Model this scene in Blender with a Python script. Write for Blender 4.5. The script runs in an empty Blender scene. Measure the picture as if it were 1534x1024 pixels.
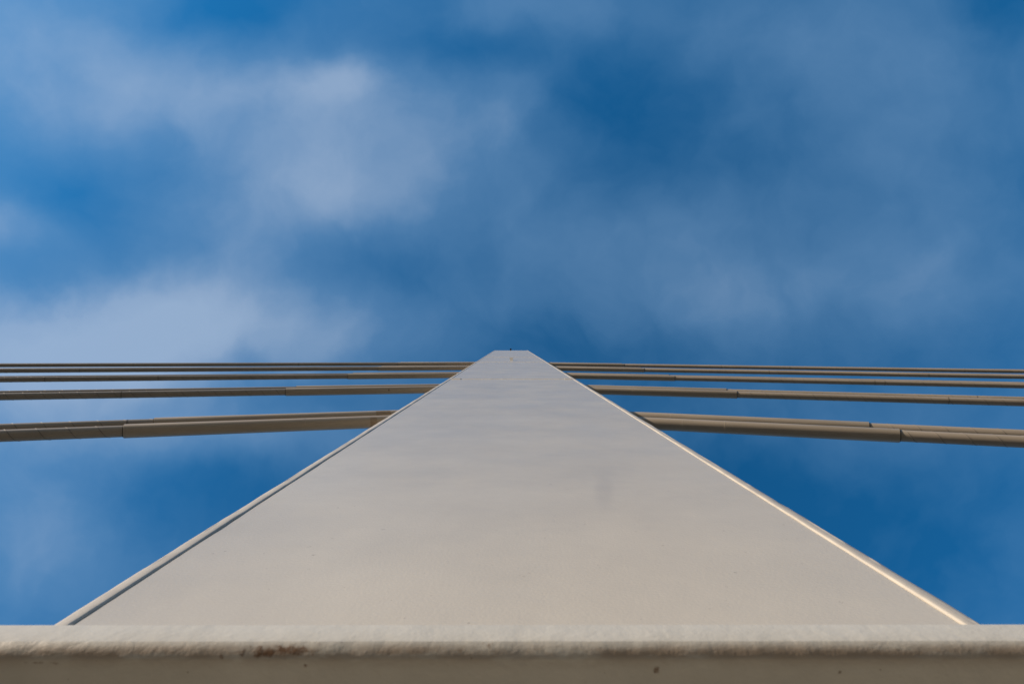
import bpy, bmesh, math, random
from mathutils import Vector, Matrix, noise
random.seed(7)
C = bpy.context.scene.collection
F = 1023.0            # focal length in pixels of the 1534 px wide photograph (24 mm lens)
CZ = 1.6              # eye height
Y0 = 0.80             # camera to pylon face
Y1 = 1.60             # camera to the plane of the stays
CX = 0.019
PX, PY = 765.3, 509.4 # where the zenith falls in the photograph

# ---------------------------------------------------------------- camera
sc = bpy.context.scene
cd = bpy.data.cameras.new('camera'); cam = bpy.data.objects.new('camera', cd); C.objects.link(cam)
view = Vector(((767 - PX) / F, (512 - PY) / F, 1)).normalized()
back = -view
up = (Vector((0, -1, 0)) - back * back.dot(Vector((0, -1, 0)))).normalized()
right = up.cross(back)
m = Matrix((right, up, back)).transposed().to_4x4(); m.translation = (0, 0, CZ)
cam.matrix_world = m
cd.sensor_width = 36; cd.lens = 36 * F / 1534
cd.clip_start = 0.05; cd.clip_end = 5000
cd.dof.use_dof = True; cd.dof.focus_distance = 9.0; cd.dof.aperture_fstop = 5.0
sc.camera = cam
sc.render.resolution_x = 1024; sc.render.resolution_y = 683

# ---------------------------------------------------------------- light
EL = math.radians(17); PHI = math.radians(61)   # sun low, from the left and in front of the face
sdir = Vector((-math.sin(PHI) * math.cos(EL), -math.cos(PHI) * math.cos(EL), math.sin(EL)))
sl = bpy.data.lights.new('sun', 'SUN'); sl.energy = 5.0; sl.angle = math.radians(0.5); sl.color = (1.0, 0.83, 0.66)
so = bpy.data.objects.new('sun', sl); C.objects.link(so)
so.rotation_euler = (-sdir).to_track_quat('-Z', 'Y').to_euler()
sc.view_settings.view_transform = 'Standard'; sc.view_settings.look = 'None'
sc.view_settings.gamma = 1; sc.view_settings.use_curve_mapping = False
sc.view_settings.exposure = 0.06

w = bpy.data.worlds.new('World'); sc.world = w; w.use_nodes = True
nt = w.node_tree; nt.nodes.clear()
def N(tree, t, **kw):
    n = tree.nodes.new(t)
    for k, v in kw.items():
        if k.startswith('i_'):
            n.inputs[int(k[2:])].default_value = v
        else:
            setattr(n, k, v)
    return n
def L(tree, a, b): tree.links.new(a, b)
def math_(tree, op, a, b=None, c=None, clamp=False):
    n = tree.nodes.new('ShaderNodeMath'); n.operation = op; n.use_clamp = clamp
    for i, v in enumerate((a, b, c)):
        if v is None: continue
        if isinstance(v, (int, float)): n.inputs[i].default_value = v
        else: tree.links.new(v, n.inputs[i])
    return n.outputs[0]
def vmath(tree, op, a, b=None):
    n = tree.nodes.new('ShaderNodeVectorMath'); n.operation = op
    for i, v in enumerate((a, b)):
        if v is None: continue
        if isinstance(v, tuple): n.inputs[i].default_value = v
        else: tree.links.new(v, n.inputs[i])
    return n
def fbm(tree, vec, scale, detail=4, rough=0.5, dist=0.0, out='Fac'):
    n = tree.nodes.new('ShaderNodeTexNoise'); n.inputs['Scale'].default_value = scale
    n.inputs['Detail'].default_value = detail; n.inputs['Roughness'].default_value = rough
    n.inputs['Distortion'].default_value = dist
    if vec is not None: tree.links.new(vec, n.inputs['Vector'])
    return n.outputs[out]
def ramp(tree, fac, stops):
    n = tree.nodes.new('ShaderNodeValToRGB'); r = n.color_ramp
    while len(r.elements) < len(stops): r.elements.new(0.5)
    for e, (p, c) in zip(r.elements, stops):
        e.position = p; e.color = c if len(c) == 4 else (*c, 1)
    tree.links.new(fac, n.inputs[0]); return n.outputs[0]
def mix(tree, fac, a, b, blend='MIX'):
    n = tree.nodes.new('ShaderNodeMix'); n.data_type = 'RGBA'; n.blend_type = blend
    for s, v in ((n.inputs[0], fac), (n.inputs[6], a), (n.inputs[7], b)):
        if isinstance(v, (int, float)): s.default_value = v
        elif isinstance(v, tuple): s.default_value = (*v, 1) if len(v) == 3 else v
        else: tree.links.new(v, s)
    return n.outputs[2]

sky = N(nt, 'ShaderNodeTexSky', sky_type='NISHITA', sun_disc=False)
sky.sun_elevation = EL; sky.sun_rotation = math.atan2(sdir.x, sdir.y)
sky.air_density = 1.0; sky.dust_density = 0.3; sky.ozone_density = 3.0; sky.altitude = 200
tc = N(nt, 'ShaderNodeTexCoord')
sep = N(nt, 'ShaderNodeSeparateXYZ'); L(nt, tc.outputs['Generated'], sep.inputs[0])
hz = N(nt, 'ShaderNodeMapRange', interpolation_type='SMOOTHSTEP'); L(nt, sep.outputs[2], hz.inputs[0])
hz.inputs[1].default_value = 0.15; hz.inputs[2].default_value = 0.70
# deep polarised blue overhead, paler air towards the horizon
tint = mix(nt, hz.outputs[0], (0.62, 0.62, 0.62), (0.17, 1.18, 1.62))
skyc = mix(nt, 1.0, sky.outputs[0], tint, 'MULTIPLY')
zc = math_(nt, 'MAXIMUM', sep.outputs[2], 0.03)
uu = math_(nt, 'DIVIDE', sep.outputs[0], zc); vv = math_(nt, 'DIVIDE', sep.outputs[1], zc)
comb = N(nt, 'ShaderNodeCombineXYZ'); L(nt, uu, comb.inputs[0]); L(nt, vv, comb.inputs[1])
uv = comb.outputs[0]
# the wind drags the cloud edges about: warp the layer before the cloud banks are laid in it
w1 = vmath(nt, 'SUBTRACT', fbm(nt, uv, 3.2, 4, 0.5, out='Color'), (0.5, 0.5, 0.5)).outputs[0]
w2 = vmath(nt, 'MULTIPLY', w1, (0.20, 0.15, 0.0)).outputs[0]
w3 = vmath(nt, 'SUBTRACT', fbm(nt, uv, 12.0, 4, 0.55, out='Color'), (0.5, 0.5, 0.5)).outputs[0]
w4 = vmath(nt, 'MULTIPLY', w3, (0.07, 0.045, 0.0)).outputs[0]
uvw = vmath(nt, 'ADD', vmath(nt, 'ADD', uv, w2).outputs[0], w4).outputs[0]
banks = [  # x, y, rx, ry of each cloud bank, thickness
    (30, 80, 190, 130, .40), (180, 150, 160, 90, .18), (300, 145, 130, 60, .20), (420, 155, 110, 45, .15), (530, 140, 75, 38, .28),
    (450, 210, 150, 100, .27), (600, 220, 170, 90, .21), (740, 190, 90, 80, .24), (400, 330, 190, 70, .26), (500, 290, 150, 60, .22),
    (200, 490, 210, 68, .72), (20, 530, 170, 60, .44), (400, 505, 190, 60, .34), (10, 350, 80, 40, .36), (330, 420, 120, 50, .16),
    (920, 345, 210, 60, .16), (1080, 440, 240, 60, .16), (1290, 410, 170, 70, .14), (1380, 200, 200, 200, .14),
    (1180, 60, 190, 70, .15), (760, 15, 150, 36, .20), (90, 615, 200, 60, .42), (40, 790, 150, 120, .28),
    (370, 660, 220, 36, .22), (1280, 640, 190, 50, .14), (620, 480, 130, 45, .08),
    (930, 150, 150, 75, -.11), (110, 290, 95, 60, -.12), (570, 390, 110, 42, -.07), (350, 750, 150, 70, -.10), (700, 90, 120, 40, -.10),
    (860, 500, 120, 40, -.08), (1510, 30, 70, 70, -.16), (1150, 800, 340, 150, -.16), (320, 15, 150, 36, -.16), (1050, 250, 180, 50, -.06)]
acc = None
for bx_, by_, rx, ry, amp in banks:
    d = vmath(nt, 'SUBTRACT', uvw, ((bx_ - PX) / F, (by_ - PY) / F, 0)).outputs[0]
    d = vmath(nt, 'MULTIPLY', d, (F / rx, F / ry, 0)).outputs[0]
    q = vmath(nt, 'DOT_PRODUCT', d, d).outputs['Value']
    e = math_(nt, 'EXPONENT', math_(nt, 'MULTIPLY', q, -0.9))
    acc = math_(nt, 'MULTIPLY_ADD', e, amp, 0.13 if acc is None else acc)
puff = fbm(nt, uvw, 4.5, 6, 0.52)
wisp = fbm(nt, uvw, 11.0, 5, 0.55)
inside = math_(nt, 'MULTIPLY', acc, math_(nt, 'MULTIPLY_ADD', puff, 0.9, 0.55))
inside = math_(nt, 'ADD', inside, math_(nt, 'MULTIPLY_ADD', puff, 0.20, -0.10))
inside = math_(nt, 'ADD', inside, math_(nt, 'MULTIPLY_ADD', wisp, 0.17, -0.085))
# beyond the banks placed above the same layer simply goes on
far = math_(nt, 'MULTIPLY_ADD', fbm(nt, uvw, 1.6, 6, 0.5), 1.5, -0.52)
r2 = vmath(nt, 'DOT_PRODUCT', uv, uv).outputs['Value']
mr = N(nt, 'ShaderNodeMapRange', interpolation_type='SMOOTHSTEP'); L(nt, r2, mr.inputs[0])
mr.inputs[1].default_value = 0.75; mr.inputs[2].default_value = 1.6
den = math_(nt, 'ADD', math_(nt, 'MULTIPLY', inside, math_(nt, 'SUBTRACT', 1.0, mr.outputs[0])),
            math_(nt, 'MULTIPLY', far, mr.outputs[0]), clamp=True)
den = math_(nt, 'SUBTRACT', 1.0, math_(nt, 'EXPONENT', math_(nt, 'MULTIPLY', den, -1.25)))
cloudc = ramp(nt, den, [(0.0, (1.3, 3.2, 5.4)), (0.35, (2.0, 3.7, 5.9)), (0.62, (3.9, 5.1, 6.8))])
skycl = mix(nt, den, skyc, cloudc)
bg = N(nt, 'ShaderNodeBackground'); bg.inputs[1].default_value = 0.10
L(nt, skycl, bg.inputs[0])
wo = N(nt, 'ShaderNodeOutputWorld'); L(nt, bg.outputs[0], wo.inputs[0])

# ---------------------------------------------------------------- materials
def new_mat(name):
    mt = bpy.data.materials.new(name); mt.use_nodes = True
    t = mt.node_tree; b = t.nodes['Principled BSDF']
    return mt, t, b
def objco(t):
    n = t.nodes.new('ShaderNodeTexCoord'); return n.outputs['Object']
def geoco(t):
    n = t.nodes.new('ShaderNodeNewGeometry'); return n.outputs['Position']
def bump(t, b, layers):
    prev = None
    for h, strength, dist in layers:
        n = t.nodes.new('ShaderNodeBump'); n.inputs['Strength'].default_value = strength
        n.inputs['Distance'].default_value = dist
        t.links.new(h, n.inputs['Height'])
        if prev is not None: t.links.new(prev, n.inputs['Normal'])
        prev = n.outputs['Normal']
    t.links.new(prev, b.inputs['Normal'])
def blob(t, co, cen, rad, soft=1.0):
    """1 inside an ellipsoid spot, falling softly to 0"""
    d = vmath(t, 'SUBTRACT', co, cen).outputs[0]
    d = vmath(t, 'MULTIPLY', d, tuple(1.0 / r for r in rad)).outputs[0]
    q = vmath(t, 'DOT_PRODUCT', d, d).outputs['Value']
    return math_(t, 'EXPONENT', math_(t, 'MULTIPLY', q, -soft))
def thr(t, v, lo, hi):
    n = t.nodes.new('ShaderNodeMapRange'); n.interpolation_type = 'SMOOTHSTEP'
    t.links.new(v, n.inputs[0]); n.inputs[1].default_value = lo; n.inputs[2].default_value = hi
    return n.outputs[0]

# weathered off-white paint on the pylon
M_face, t, b = new_mat('pylon_paint')
co = geoco(t)
base = ramp(t, fbm(t, co, 1.1, 6, 0.6), [(0.3, (0.555, 0.51, 0.425)), (0.7, (0.64, 0.585, 0.48))])
base = mix(t, math_(t, 'MULTIPLY', thr(t, fbm(t, vmath(t, 'MULTIPLY', co, (0.8, 1, 0.5)).outputs[0], 2.4, 5, 0.65), 0.50, 0.75), 0.45), base, (0.66, 0.60, 0.485))
sxy = t.nodes.new('ShaderNodeSeparateXYZ'); t.links.new(co, sxy.inputs[0])     # the smudge leans a little
slx = math_(t, 'SUBTRACT', sxy.outputs[0], math_(t, 'MULTIPLY', math_(t, 'SUBTRACT', sxy.outputs[2], 3.66 + CZ), 0.136))
scb = t.nodes.new('ShaderNodeCombineXYZ'); t.links.new(slx, scb.inputs[0]); t.links.new(sxy.outputs[2], scb.inputs[2])
sdd = vmath(t, 'MULTIPLY', vmath(t, 'SUBTRACT', scb.outputs[0], (0.50, 0, 3.66 + CZ)).outputs[0], (1/0.05, 0, 1/0.38)).outputs[0]
sd4 = math_(t, 'POWER', vmath(t, 'DOT_PRODUCT', sdd, sdd).outputs['Value'], 1.7)
st = math_(t, 'MULTIPLY', math_(t, 'EXPONENT', math_(t, 'MULTIPLY', sd4, -0.9)), 0.22)
base = mix(t, st, base, (0.33, 0.31, 0.29))
spk = thr(t, fbm(t, co, 38, 2, 0.5), 0.745, 0.79)
base = mix(t, math_(t, 'MULTIPLY', spk, 0.5), base, (0.25, 0.2, 0.15))
L(t, base, b.inputs['Base Color'])
L(t, math_(t, 'MULTIPLY_ADD', fbm(t, co, 1.7, 4, 0.6), 0.16, 0.15), b.inputs['Roughness'])
bump(t, b, [(fbm(t, co, 0.9, 3, 0.5), 0.42, 0.012), (fbm(t, co, 9, 3, 0.5), 0.5, 0.0018), (fbm(t, co, 80, 3, 0.5), 0.6, 0.0012)])

# the same paint thick and lumpy over welds and plate edges
M_edge, t, b = new_mat('edge_paint')
co = geoco(t)
base = ramp(t, fbm(t, co, 7, 5, 0.6), [(0.3, (0.49, 0.445, 0.375)), (0.7, (0.61, 0.56, 0.465))])
L(t, base, b.inputs['Base Color']); b.inputs['Roughness'].default_value = 0.42
bump(t, b, [(fbm(t, co, 14, 3, 0.5), 0.5, 0.004), (fbm(t, co, 90, 2, 0.5), 0.4, 0.001)])

# ledge: thick brushed paint with rust coming through
LZ = CZ + 1.36
M_ledge, t, b = new_mat('ledge_paint')
co = geoco(t)
base = ramp(t, fbm(t, co, 5, 6, 0.6), [(0.3, (0.535, 0.51, 0.44)), (0.7, (0.62, 0.595, 0.52))])
sx = vmath(t, 'MULTIPLY', co, (1, 1, 1)).outputs[0]
def lx(px): return (px - PX) / F * 1.36
rn = fbm(t, sx, 60, 4, 0.65)
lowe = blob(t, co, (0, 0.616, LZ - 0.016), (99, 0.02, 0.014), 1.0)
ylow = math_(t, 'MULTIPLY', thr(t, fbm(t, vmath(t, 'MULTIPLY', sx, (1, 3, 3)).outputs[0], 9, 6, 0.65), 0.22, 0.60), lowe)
base = mix(t, math_(t, 'MULTIPLY', ylow, 0.85), base, (0.30, 0.22, 0.15))  # brown dirt along the lower lip, also painting in part of its shade
rust = None
for px, ry_, w_, hh, amp in ((430, .612, .075, .011, 1.1), (340, .614, .09, .012, .42), (60, .630, .13, .004, 0.55), (980, .645, .008, .012, 1.0),
                             (730, .604, .012, .008, .55), (640, .608, .16, .010, .30), (462, .635, .006, .005, .9), (850, .608, .2, .009, .22)):
    g = blob(t, co, (lx(px), ry_, LZ - 0.02), (w_ , hh, 0.03), 1.0)
    g = math_(t, 'MULTIPLY', g, amp)
    rust = g if rust is None else math_(t, 'ADD', rust, g)
rmask = thr(t, math_(t, 'ADD', rust, math_(t, 'MULTIPLY_ADD', rn, 2.6, -1.35)), 0.40, 1.15)
base = mix(t, rmask, base, (0.15, 0.075, 0.03))
sp = thr(t, fbm(t, co, 55, 2, 0.5), 0.74, 0.80)
base = mix(t, math_(t, 'MULTIPLY', sp, 0.65), base, (0.14, 0.09, 0.05))
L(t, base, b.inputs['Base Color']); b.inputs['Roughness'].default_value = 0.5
brush = vmath(t, 'MULTIPLY', co, (1.0, 1.2, 1.2)).outputs[0]
bump(t, b, [(fbm(t, co, 15, 3, 0.5), 0.5, 0.006), (fbm(t, brush, 52, 4, 0.6, 0.0), 0.6, 0.0019), (fbm(t, co, 150, 2, 0.5), 0.4, 0.0005)])

def cable_mat(name, lo, hi, rough, streak=True):
    mt, t, b = new_mat(name)
    co = objco(t)
    c = ramp(t, fbm(t, vmath(t, 'MULTIPLY', co, (0.5, 3, 3)).outputs[0], 1.6, 5, 0.6), [(0.3, lo), (0.7, hi)])
    L(t, c, b.inputs['Base Color']); b.inputs['Roughness'].default_value = rough
    bump(t, b, [(fbm(t, co, 25, 3, 0.5), 0.2, 0.002)])
    return mt
M_sleeve = cable_mat('sleeve_paint', (0.36, 0.305, 0.235), (0.46, 0.39, 0.30), 0.42)
M_pipe = cable_mat('pipe_plastic', (0.31, 0.265, 0.21), (0.39, 0.335, 0.265), 0.48)
M_rib, t, b = new_mat('shaded_rib_plastic'); co = objco(t)  # darker than the pipe: the rib's self-shade is put into its colour
L(t, ramp(t, fbm(t, co, 4, 2), [(0.3, (0.13, 0.11, 0.09)), (0.7, (0.19, 0.165, 0.135))]), b.inputs['Base Color']); b.inputs['Roughness'].default_value = 0.6
M_rubber, t, b = new_mat('black_rubber'); co = objco(t)
L(t, ramp(t, fbm(t, co, 30, 2), [(0.3, (0.018, 0.018, 0.02)), (0.7, (0.035, 0.033, 0.032))]), b.inputs['Base Color']); b.inputs['Roughness'].default_value = 0.6
M_rust, t, b = new_mat('rust_stain'); co = objco(t)
L(t, ramp(t, fbm(t, co, 18, 5, 0.65), [(0.3, (0.25, 0.175, 0.105)), (0.7, (0.36, 0.29, 0.21))]), b.inputs['Base Color']); b.inputs['Roughness'].default_value = 0.7
M_dark, t, b = new_mat('lamp_housing'); co = objco(t)
L(t, ramp(t, fbm(t, co, 20, 2), [(0.3, (0.02, 0.02, 0.022)), (0.7, (0.04, 0.04, 0.042))]), b.inputs['Base Color']); b.inputs['Roughness'].default_value = 0.5
M_ground, t, b = new_mat('paving'); co = geoco(t)
L(t, ramp(t, fbm(t, co, 0.8, 8, 0.65), [(0.3, (0.095, 0.078, 0.055)), (0.7, (0.145, 0.12, 0.088))]), b.inputs['Base Color']); b.inputs['Roughness'].default_value = 0.85
bump(t, b, [(fbm(t, co, 40, 4, 0.6), 0.4, 0.004)])

# ---------------------------------------------------------------- helpers
def link(name, bm, mat, parent=None, smooth=False):
    me = bpy.data.meshes.new(name)
    bmesh.ops.recalc_face_normals(bm, faces=bm.faces)
    bm.to_mesh(me); bm.free()
    me.materials.append(mat)
    if smooth:
        for p in me.polygons: p.use_smooth = True
        me.set_sharp_from_angle(angle=math.radians(38))
    o = bpy.data.objects.new(name, me); C.objects.link(o)
    if parent: o.parent = parent
    return o
def thing(name, loc, label, cat, group=None, rot=None):
    o = bpy.data.objects.new(name, None); C.objects.link(o); o.location = loc; o.empty_display_size = 0.2
    o['label'] = label; o['category'] = cat
    if group: o['group'] = group
    if rot is not None: o.rotation_mode = 'QUATERNION'; o.rotation_quaternion = rot
    return o
def box(bm, x0, x1, y0, y1, z0, z1):
    vs = [bm.verts.new(p) for p in ((x0,y0,z0),(x1,y0,z0),(x1,y1,z0),(x0,y1,z0),(x0,y0,z1),(x1,y0,z1),(x1,y1,z1),(x0,y1,z1))]
    for f in ((0,3,2,1),(4,5,6,7),(0,1,5,4),(1,2,6,5),(2,3,7,6),(3,0,4,7)): bm.faces.new([vs[i] for i in f])
def loft(bm, rings, closed=True, caps=True):
    vr = [[bm.verts.new(p) for p in r] for r in rings]
    n = len(vr[0])
    for a, c in zip(vr, vr[1:]):
        for i in range(n if closed else n - 1):
            j = (i + 1) % n
            bm.faces.new((a[i], a[j], c[j], c[i]))
    if caps and closed:
        bm.faces.new(vr[0]); bm.faces.new(vr[-1])
def tube_x(bm, x0, x1, r, n=32, caps=True):
    loft(bm, [[(x, r * math.cos(2*math.pi*i/n), r * math.sin(2*math.pi*i/n)) for i in range(n)] for x in (x0, x1)], caps=caps)
def lathe_x(bm, prof, n=32):
    """closed profile of (x, r) revolved about X"""
    rings = [[(x, r * math.cos(2*math.pi*i/n), r * math.sin(2*math.pi*i/n)) for i in range(n)] for x, r in prof]
    rings.append(rings[0])
    vr = [[bm.verts.new(p) for p in rr] for rr in rings[:-1]]; vr.append(vr[0])
    for a, c in zip(vr, vr[1:]):
        for i in range(n):
            j = (i + 1) % n; bm.faces.new((a[i], a[j], c[j], c[i]))

# ---------------------------------------------------------------- ground
bm = bmesh.new()
bmesh.ops.create_circle(bm, cap_ends=True, segments=64, radius=2500)
g = link('ground', bm, M_ground); g['kind'] = 'structure'

# ---------------------------------------------------------------- pylon
ZT = CZ + F * Y0 / 15.3        # top of the pylon
XI, XO, PR = 1.252, 1.314, 0.009   # inner and outer face of the side plates, how far they stand proud
DEP = 1.60
pyl = thing('bridge_pylon', (CX, Y0 + DEP/2, 0), 'tall off-white painted steel bridge pylon rising straight overhead with raised side edges', 'pylon')
def pl(o): # parts are built in world coordinates
    o.location = (-(Y0*0) , -(Y0 + DEP/2), 0); return o
seams = [CZ + F*Y0/58.3, CZ + F*Y0/33.0, CZ + F*Y0/25.6]
levels = [0.0] + seams + [ZT]
for a, c in zip(levels, levels[1:]):
    bm = bmesh.new(); box(bm, -XI + 0.004, XI - 0.004, Y0, Y0 + 0.025, a + (0.003 if a else 0), c - 0.003)
    pl(link('front_panel', bm, M_face, pyl))
bm = bmesh.new(); box(bm, -XI, XI, Y0 + 0.027, Y0 + 0.045, 0, ZT - 0.01); pl(link('backing_plate', bm, M_edge, pyl))
bm = bmesh.new(); box(bm, -XI, XI, Y0 + DEP - 0.03, Y0 + DEP - 0.002, 0, ZT); pl(link('rear_panel', bm, M_face, pyl))
bm = bmesh.new(); box(bm, -XI, XI, Y0 + 0.05, Y0 + DEP - 0.035, ZT - 0.05, ZT - 0.004); pl(link('top_plate', bm, M_face, pyl))
# side plates with a rolled, slightly wavy front edge
def zs():
    z = 0.0; out = []
    while z < ZT:
        out.append(z); z += max(0.02, 0.012 * max(z - CZ, 1.0) ** 1.2)
    out.append(ZT); return out
ZS = zs()
for sgn in (-1, 1):
    bm = bmesh.new(); rings = []
    for z in ZS:
        n1 = noise.noise(Vector((sgn * 5, 0, z * 1.7))) * 0.0050 + noise.noise(Vector((sgn * 9, 3, z * 7))) * 0.0032 + noise.noise(Vector((sgn * 9, 3, z * 23))) * 0.0012
        n2 = noise.noise(Vector((sgn * 3, 7, z * 1.3))) * 0.0060 + noise.noise(Vector((sgn * 2, 5, z * 5))) * 0.0034
        n3 = noise.noise(Vector((sgn * 8, 2, z * 2.3))) * 0.0030 + noise.noise(Vector((sgn * 8, 2, z * 11))) * 0.0012
        yf = Y0 - PR + n3
        xm = XI + 0.029 + n2 * 0.6; ax = 0.029 + n1 * 0.5
        prof = [(XI, Y0 + DEP), (XI, Y0 + 0.03)]
        ri = 0.008
        for k in range(7):
            th = math.radians(-10 + 100 * k / 6)
            prof.append((XI + n1 * 0.6 + ri - ri * math.cos(th), Y0 + 0.003 + n3 - 0.0095 * math.sin(th)))
        prof += [(xm - 0.006, Y0 - 0.0075 + n3), (xm + 0.004, Y0 - 0.005 + n3), (xm + 0.012, Y0 - 0.0055 + n3 + n1 * 0.5), (xm + 0.019, Y0 - 0.001 + n3)]
        prof += [(xm + 0.026, Y0 + 0.001 + n3), (XO + n1, Y0 + 0.016), (XO, Y0 + 0.06), (XO, Y0 + DEP)]
        rings.append([(sgn * x, y, z) for x, y in prof])
    loft(bm, rings)
    pl(link('side_plate', bm, M_edge, pyl, smooth=True))
    # weld run lying at the bottom of the groove between face and plate
    bm = bmesh.new(); rings = []
    for z in ZS:
        q = 0.0035 + noise.noise(Vector((sgn * 4, 1, z * 9))) * 0.0018 + noise.noise(Vector((sgn * 6, 1, z * 2.2))) * 0.0022
        rings.append([(sgn * (XI - 0.0045), Y0 + 0.012, z), (sgn * (XI - 0.0045), Y0 + 0.008 - q, z), (sgn * (XI - 0.002), Y0 + 0.006 - q, z),
                      (sgn * (XI + 0.002), Y0 + 0.007 - q, z), (sgn * (XI + 0.002), Y0 + 0.012, z)])
    loft(bm, rings)
    pl(link('weld_bead', bm, M_edge, pyl, smooth=True))
    # second bead along the outside corner
    bm = bmesh.new(); rings = []
    for z in ZS:
        q = 0.006 + noise.noise(Vector((sgn * 14, 4, z * 3))) * 0.004
        xo = XO - 0.002; y = Y0 + 0.012
        rings.append([(sgn * xo, y - q, z), (sgn * (xo + 0.8*q), y - 0.6*q, z), (sgn * (xo + q), y + q*0.3, z), (sgn * xo, y + 1.6*q, z)])
    loft(bm, rings)
    pl(link('corner_bead', bm, M_edge, pyl, smooth=True))
# horizontal splice welds across the face
for k, z in enumerate(seams):
    bm = bmesh.new(); rings = []
    s_ = (1.0, 1.0, 1.1)[k]
    for i in range(161):
        x = -XI + 0.012 + (2*XI - 0.024) * i / 160
        q = (0.011 + noise.noise(Vector((x * 22, z, 0))) * 0.003) * s_
        rings.append([(x, Y0 + 0.002, z + 1.3*q), (x, Y0 - 0.8*q, z + 0.7*q), (x, Y0 - q, z), (x, Y0 - 0.8*q, z - 1.0*q), (x, Y0 + 0.002, z - 4*q)])
    loft(bm, rings); pl(link('splice_weld', bm, M_edge, pyl, smooth=True))
    if k == 0:
        for x0, x1 in ((-XI + 0.015, -XI + 0.20), (XI - 0.17, XI - 0.015)):
            bm = bmesh.new(); loft(bm, [[(x, Y0 - 0.0005, z - 0.09), (x, Y0 - 0.020, z - 0.03), (x, Y0 - 0.020, z + 0.03), (x, Y0 - 0.0005, z + 0.045)] for x in (x0, x1)]); pl(link('backing_tab', bm, M_edge, pyl))
zb = CZ + F*Y0/30.5
bm = bmesh.new()
loft(bm, [[(x, Y0 - 0.0005, zb), (x, Y0 - 0.12, zb + 0.22), (x, Y0 - 0.12, zb + 0.45), (x, Y0 - 0.0005, zb + 0.5)] for x in (-0.06, 0.06)])
pl(link('junction_box', bm, M_edge, pyl))

bl = thing('beacon_lamp', (CX - 0.03, Y0 - 0.02, ZT), 'tiny black lamp clamped on the top edge of the pylon', 'lamp')
bm = bmesh.new(); box(bm, -0.03, 0.03, -0.10, 0.12, 0.0, 0.03); link('bracket', bm, M_dark, bl)
bm = bmesh.new(); bmesh.ops.create_cone(bm, cap_ends=True, segments=16, radius1=0.07, radius2=0.05, depth=0.16, matrix=Matrix.Translation((0, -0.07, 0.11))); link('housing', bm, M_dark, bl)

# ---------------------------------------------------------------- ledge in front
ZL0, ZL1 = CZ + 1.334, CZ + 1.446
YL = 0.60
bm = bmesh.new(); rings = []
R = 0.027
def ledge_profile(x):
    n = noise.noise(Vector((x * 9, 1, 0))) * 0.0007 + noise.noise(Vector((x * 30, 5, 0))) * 0.0004
    p = [(Y0 - 0.002, ZL1), (YL + 0.006, ZL1), (YL + 0.002, ZL1 - 0.002), (YL, ZL1 - 0.006)]
    rho = 0.049; d0, d1 = math.radians(24), math.radians(68)
    p += [(YL, ZL0 + R + 0.004), (YL + 0.0006 + n, ZL0 + R + 0.0015)]
    for i in range(10):
        a = d0 + (d1 - d0) * i / 9
        p.append((YL + rho * (math.cos(d0) - math.cos(a)) + n, ZL0 + R - rho * (math.sin(a) - math.sin(d0)) + n))
    p.append((Y0 - 0.002, ZL0))
    return p
for i in range(401):
    x = -2.0 + 4.0 * i / 400
    rings.append([(x, y, z) for y, z in ledge_profile(x)])
loft(bm, rings)
for v in bm.verts: v.co.y -= Y0; v.co.z -= ZL0
led = thing('steel_ledge', (0, Y0, ZL0), 'thick off-white painted steel ledge with rust spots running across the foot of the pylon', 'ledge')
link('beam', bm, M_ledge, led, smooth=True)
bpy.data.objects['beam'].data.set_sharp_from_angle(angle=math.radians(30))
for x in (-1.22, 1.22):
    bm = bmesh.new()
    vs = [bm.verts.new(p) for p in ((x-.01, -.003, -.002), (x-.01, -.16, -.002), (x-.01, -.003, -.2), (x+.01, -.003, -.002), (x+.01, -.16, -.002), (x+.01, -.003, -.2))]
    for f in ((0,1,2), (3,5,4), (0,3,4,1), (1,4,5,2), (2,5,3,0)): bm.faces.new([vs[i] for i in f])
    link('gusset', bm, M_ledge, led)

# ---------------------------------------------------------------- stay cables
RS, RP = 0.120, 0.099
lev = [(114.6, .384, 581), (72.0, .316, 338), (52.0, .302, 245), (41.6, .285, 199.5), (35.5, .262, 169.5)]
names = ['lowest', 'second lowest', 'middle', 'second highest', 'highest']
mesh_cache = {}
def shared(key, make, name, mat, parent, smooth=True):
    if key not in mesh_cache:
        o = link(name, make(), mat, parent, smooth); mesh_cache[key] = o
        return o
    o = mesh_cache[key].copy(); C.objects.link(o); o.parent = parent
    return o
def sleeve_bm(x1, r):
    bm = bmesh.new()
    x0 = 0.9
    lathe_x(bm, [(x0, r), (x1 - 0.006, r), (x1 - 0.0015, r - 0.0015), (x1, r - 0.005), (x1, r - 0.010), (x1 - 0.25, r - 0.010), (x0, r - 0.010)], 40)
    return bm
def pipe_bm(x0, x1):
    bm = bmesh.new(); tube_x(bm, x0, x1, RP, 48, caps=False); return bm
PITCH = 0.43
def rib_bm(x0, x1):
    bm = bmesh.new(); rings = []; n = int((x1 - x0) / PITCH * 20); r = 0.0055
    for i in range(n + 1):
        a = i / 20 * 2 * math.pi; x = x0 + PITCH * i / 20
        rr = RP - 0.001
        ring = []
        for k in (-1, 0, 1):
            q = rr if k else rr + r
            ring.append((x + k * 0.008, q * math.sin(a), -q * math.cos(a)))
        rings.append(ring)
    loft(bm, rings); return bm
def band_bm(r, w):
    bm = bmesh.new(); lathe_x(bm, [(-w/2, r - 0.003), (w/2, r - 0.003), (w/2, r + 0.003), (-w/2, r + 0.003)], 36); return bm
def seal_bm():
    bm = bmesh.new(); lathe_x(bm, [(-0.03, RP), (0.012, RP), (0.012, RP + 0.006), (-0.03, RS - 0.0102)], 36); return bm
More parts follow.
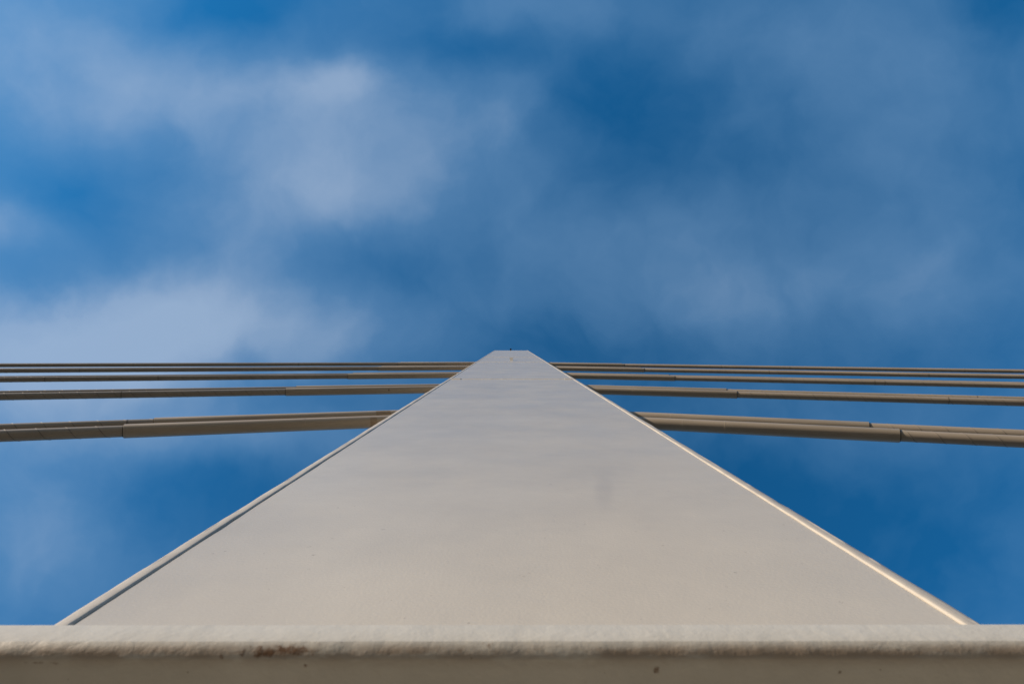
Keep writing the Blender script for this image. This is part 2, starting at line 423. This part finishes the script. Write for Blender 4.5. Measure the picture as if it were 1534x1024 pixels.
def patch_bm(r, w, a0, a1):
    bm = bmesh.new(); n = 10; lo = []; hi = []
    for i in range(n + 1):
        a = a0 + (a1 - a0) * i / n
        e = 0.004 * math.sin(i * 2.3)
        for rr, lst in ((r - 0.002, lo), (r + 0.0012, hi)):
            lst.append([(-w/2 + e, rr * math.sin(a), -rr * math.cos(a)), (w/2 - e, rr * math.sin(a), -rr * math.cos(a))])
    def strip(rows, flip=False):
        vs = [[bm.verts.new(p) for p in r_] for r_ in rows]
        for p, q in zip(vs, vs[1:]): bm.faces.new((p[0], p[1], q[1], q[0]))
        return vs
    A = strip(lo); B = strip(hi)
    for k in (0, 1):
        for i in range(n): bm.faces.new((A[i][k], A[i+1][k], B[i+1][k], B[i][k]))
    for i in (0, n): bm.faces.new((A[i][0], A[i][1], B[i][1], B[i][0]))
    return bm
def dist_at(px, h, t):      # distance out along the stay that falls at this column of the photograph
    x = abs(px - PX); s = x * h / (F + x * t)
    return s * math.sqrt(1 + t * t)
# joint rings seen in the photograph: (level, side, upper) -> columns
joints = {(0,-1,1): [190], (1,-1,0): [182], (2,-1,0): [68, 237], (2,1,0): [1310, 1325], (1,1,1): [1463], (3,1,0): [1152, 1391], (4,1,0): [1080, 1183, 1445],
          (4,-1,0): [447, 200], (3,-1,0): [380, 120], (1,1,0): [1420]}
sleeve_rings = {(0,1,0): [1022, 1085], (0,-1,0): [455], (1,-1,0): [615], (1,1,0): [948], (0,1,1): [1005], (4,1,0): [895]}
patches = {(0,-1,0): [(557, 0.13, -0.9, 0.75)], (0,-1,1): [(572, 0.30, -1.3, 0.5)]}
marks = {(1,-1,0): [(581, 0.025, -0.45, 0.1)]}
for i, (y0, t_, xe) in enumerate(lev):
    for sgn in (-1, 1):
        for upper in (0, 1):
            h = F * Y1 / y0 + upper * 1.0
            a = math.atan(t_)
            sl_ = xe * (F*Y1/y0) / (F + xe * t_) * math.sqrt(1 + t_*t_)   # sleeve length
            total = (h + CZ) / math.sin(a)
            yaw = 0.006
            d = Vector((sgn * math.cos(yaw), sgn * math.sin(yaw), -t_)).normalized()
            vy = Vector((0, 0, 1)).cross(d).normalized()
            vz = d.cross(vy)
            q = Matrix((d, vy, vz)).transposed().to_quaternion()
            side = 'left' if sgn < 0 else 'right'
            which = 'upper' if upper else 'lower'
            lab = f"{which} cable of the {names[i]} stay pair {side} of the pylon"
            extra = {(0,-1,0): ', brown square on sleeve', (0,1,0): ', thickest beige sleeve', (0,-1,1): ', rusty near the pylon', (1,-1,0): ', black mark on sleeve'}.get((i, sgn, upper), '')
            tone = ', grey-brown in shade' if sgn < 0 else ', beige and sunlit'
            cb = thing('stay_cable', (CX, Y1, CZ + h), lab + (extra or tone), 'cable', 'stay cables fanning out from the pylon', q)
            shared(('s', i), lambda: sleeve_bm(sl_, RS), 'sleeve', M_sleeve, cb)
            shared(('p', i, upper), lambda: pipe_bm(sl_ - 0.5, total), 'pipe', M_pipe, cb)
            rb = shared(('r', i), lambda: rib_bm(sl_ + 0.02, min(total - 1, 62)), 'helical_rib', M_rib, cb)
            # turning the rib about the pipe shifts where the spiral starts
            rb.rotation_euler = (random.uniform(0, 6.28), 0, 0)
            sb = shared('seal', seal_bm, 'rubber_seal', M_rubber, cb); sb.location = (sl_, 0, 0)
            for px in joints.get((i, sgn, upper), []):
                o = shared('band', lambda: band_bm(RP - 0.0015, 0.025), 'joint_band', M_rib, cb); o.location = (dist_at(px, h, t_), 0, 0)
            for px in sleeve_rings.get((i, sgn, upper), []):
                o = shared('sband', lambda: band_bm(RS - 0.0015, 0.018), 'weld_ring', M_sleeve, cb); o.location = (dist_at(px, h, t_), 0, 0)
            f_ = 1 if sgn > 0 else -1
            for px, w_, a0, a1 in patches.get((i, sgn, upper), []):
                o = link('rust_patch', patch_bm(RS, w_, a0 * f_, a1 * f_), M_rust, cb, True); o.location = (dist_at(px, h, t_), 0, 0)
            for px, w_, a0, a1 in marks.get((i, sgn, upper), []):
                o = link('marking', patch_bm(RS, w_, a0 * f_, a1 * f_), M_rubber, cb, True); o.location = (dist_at(px, h, t_), 0, 0)
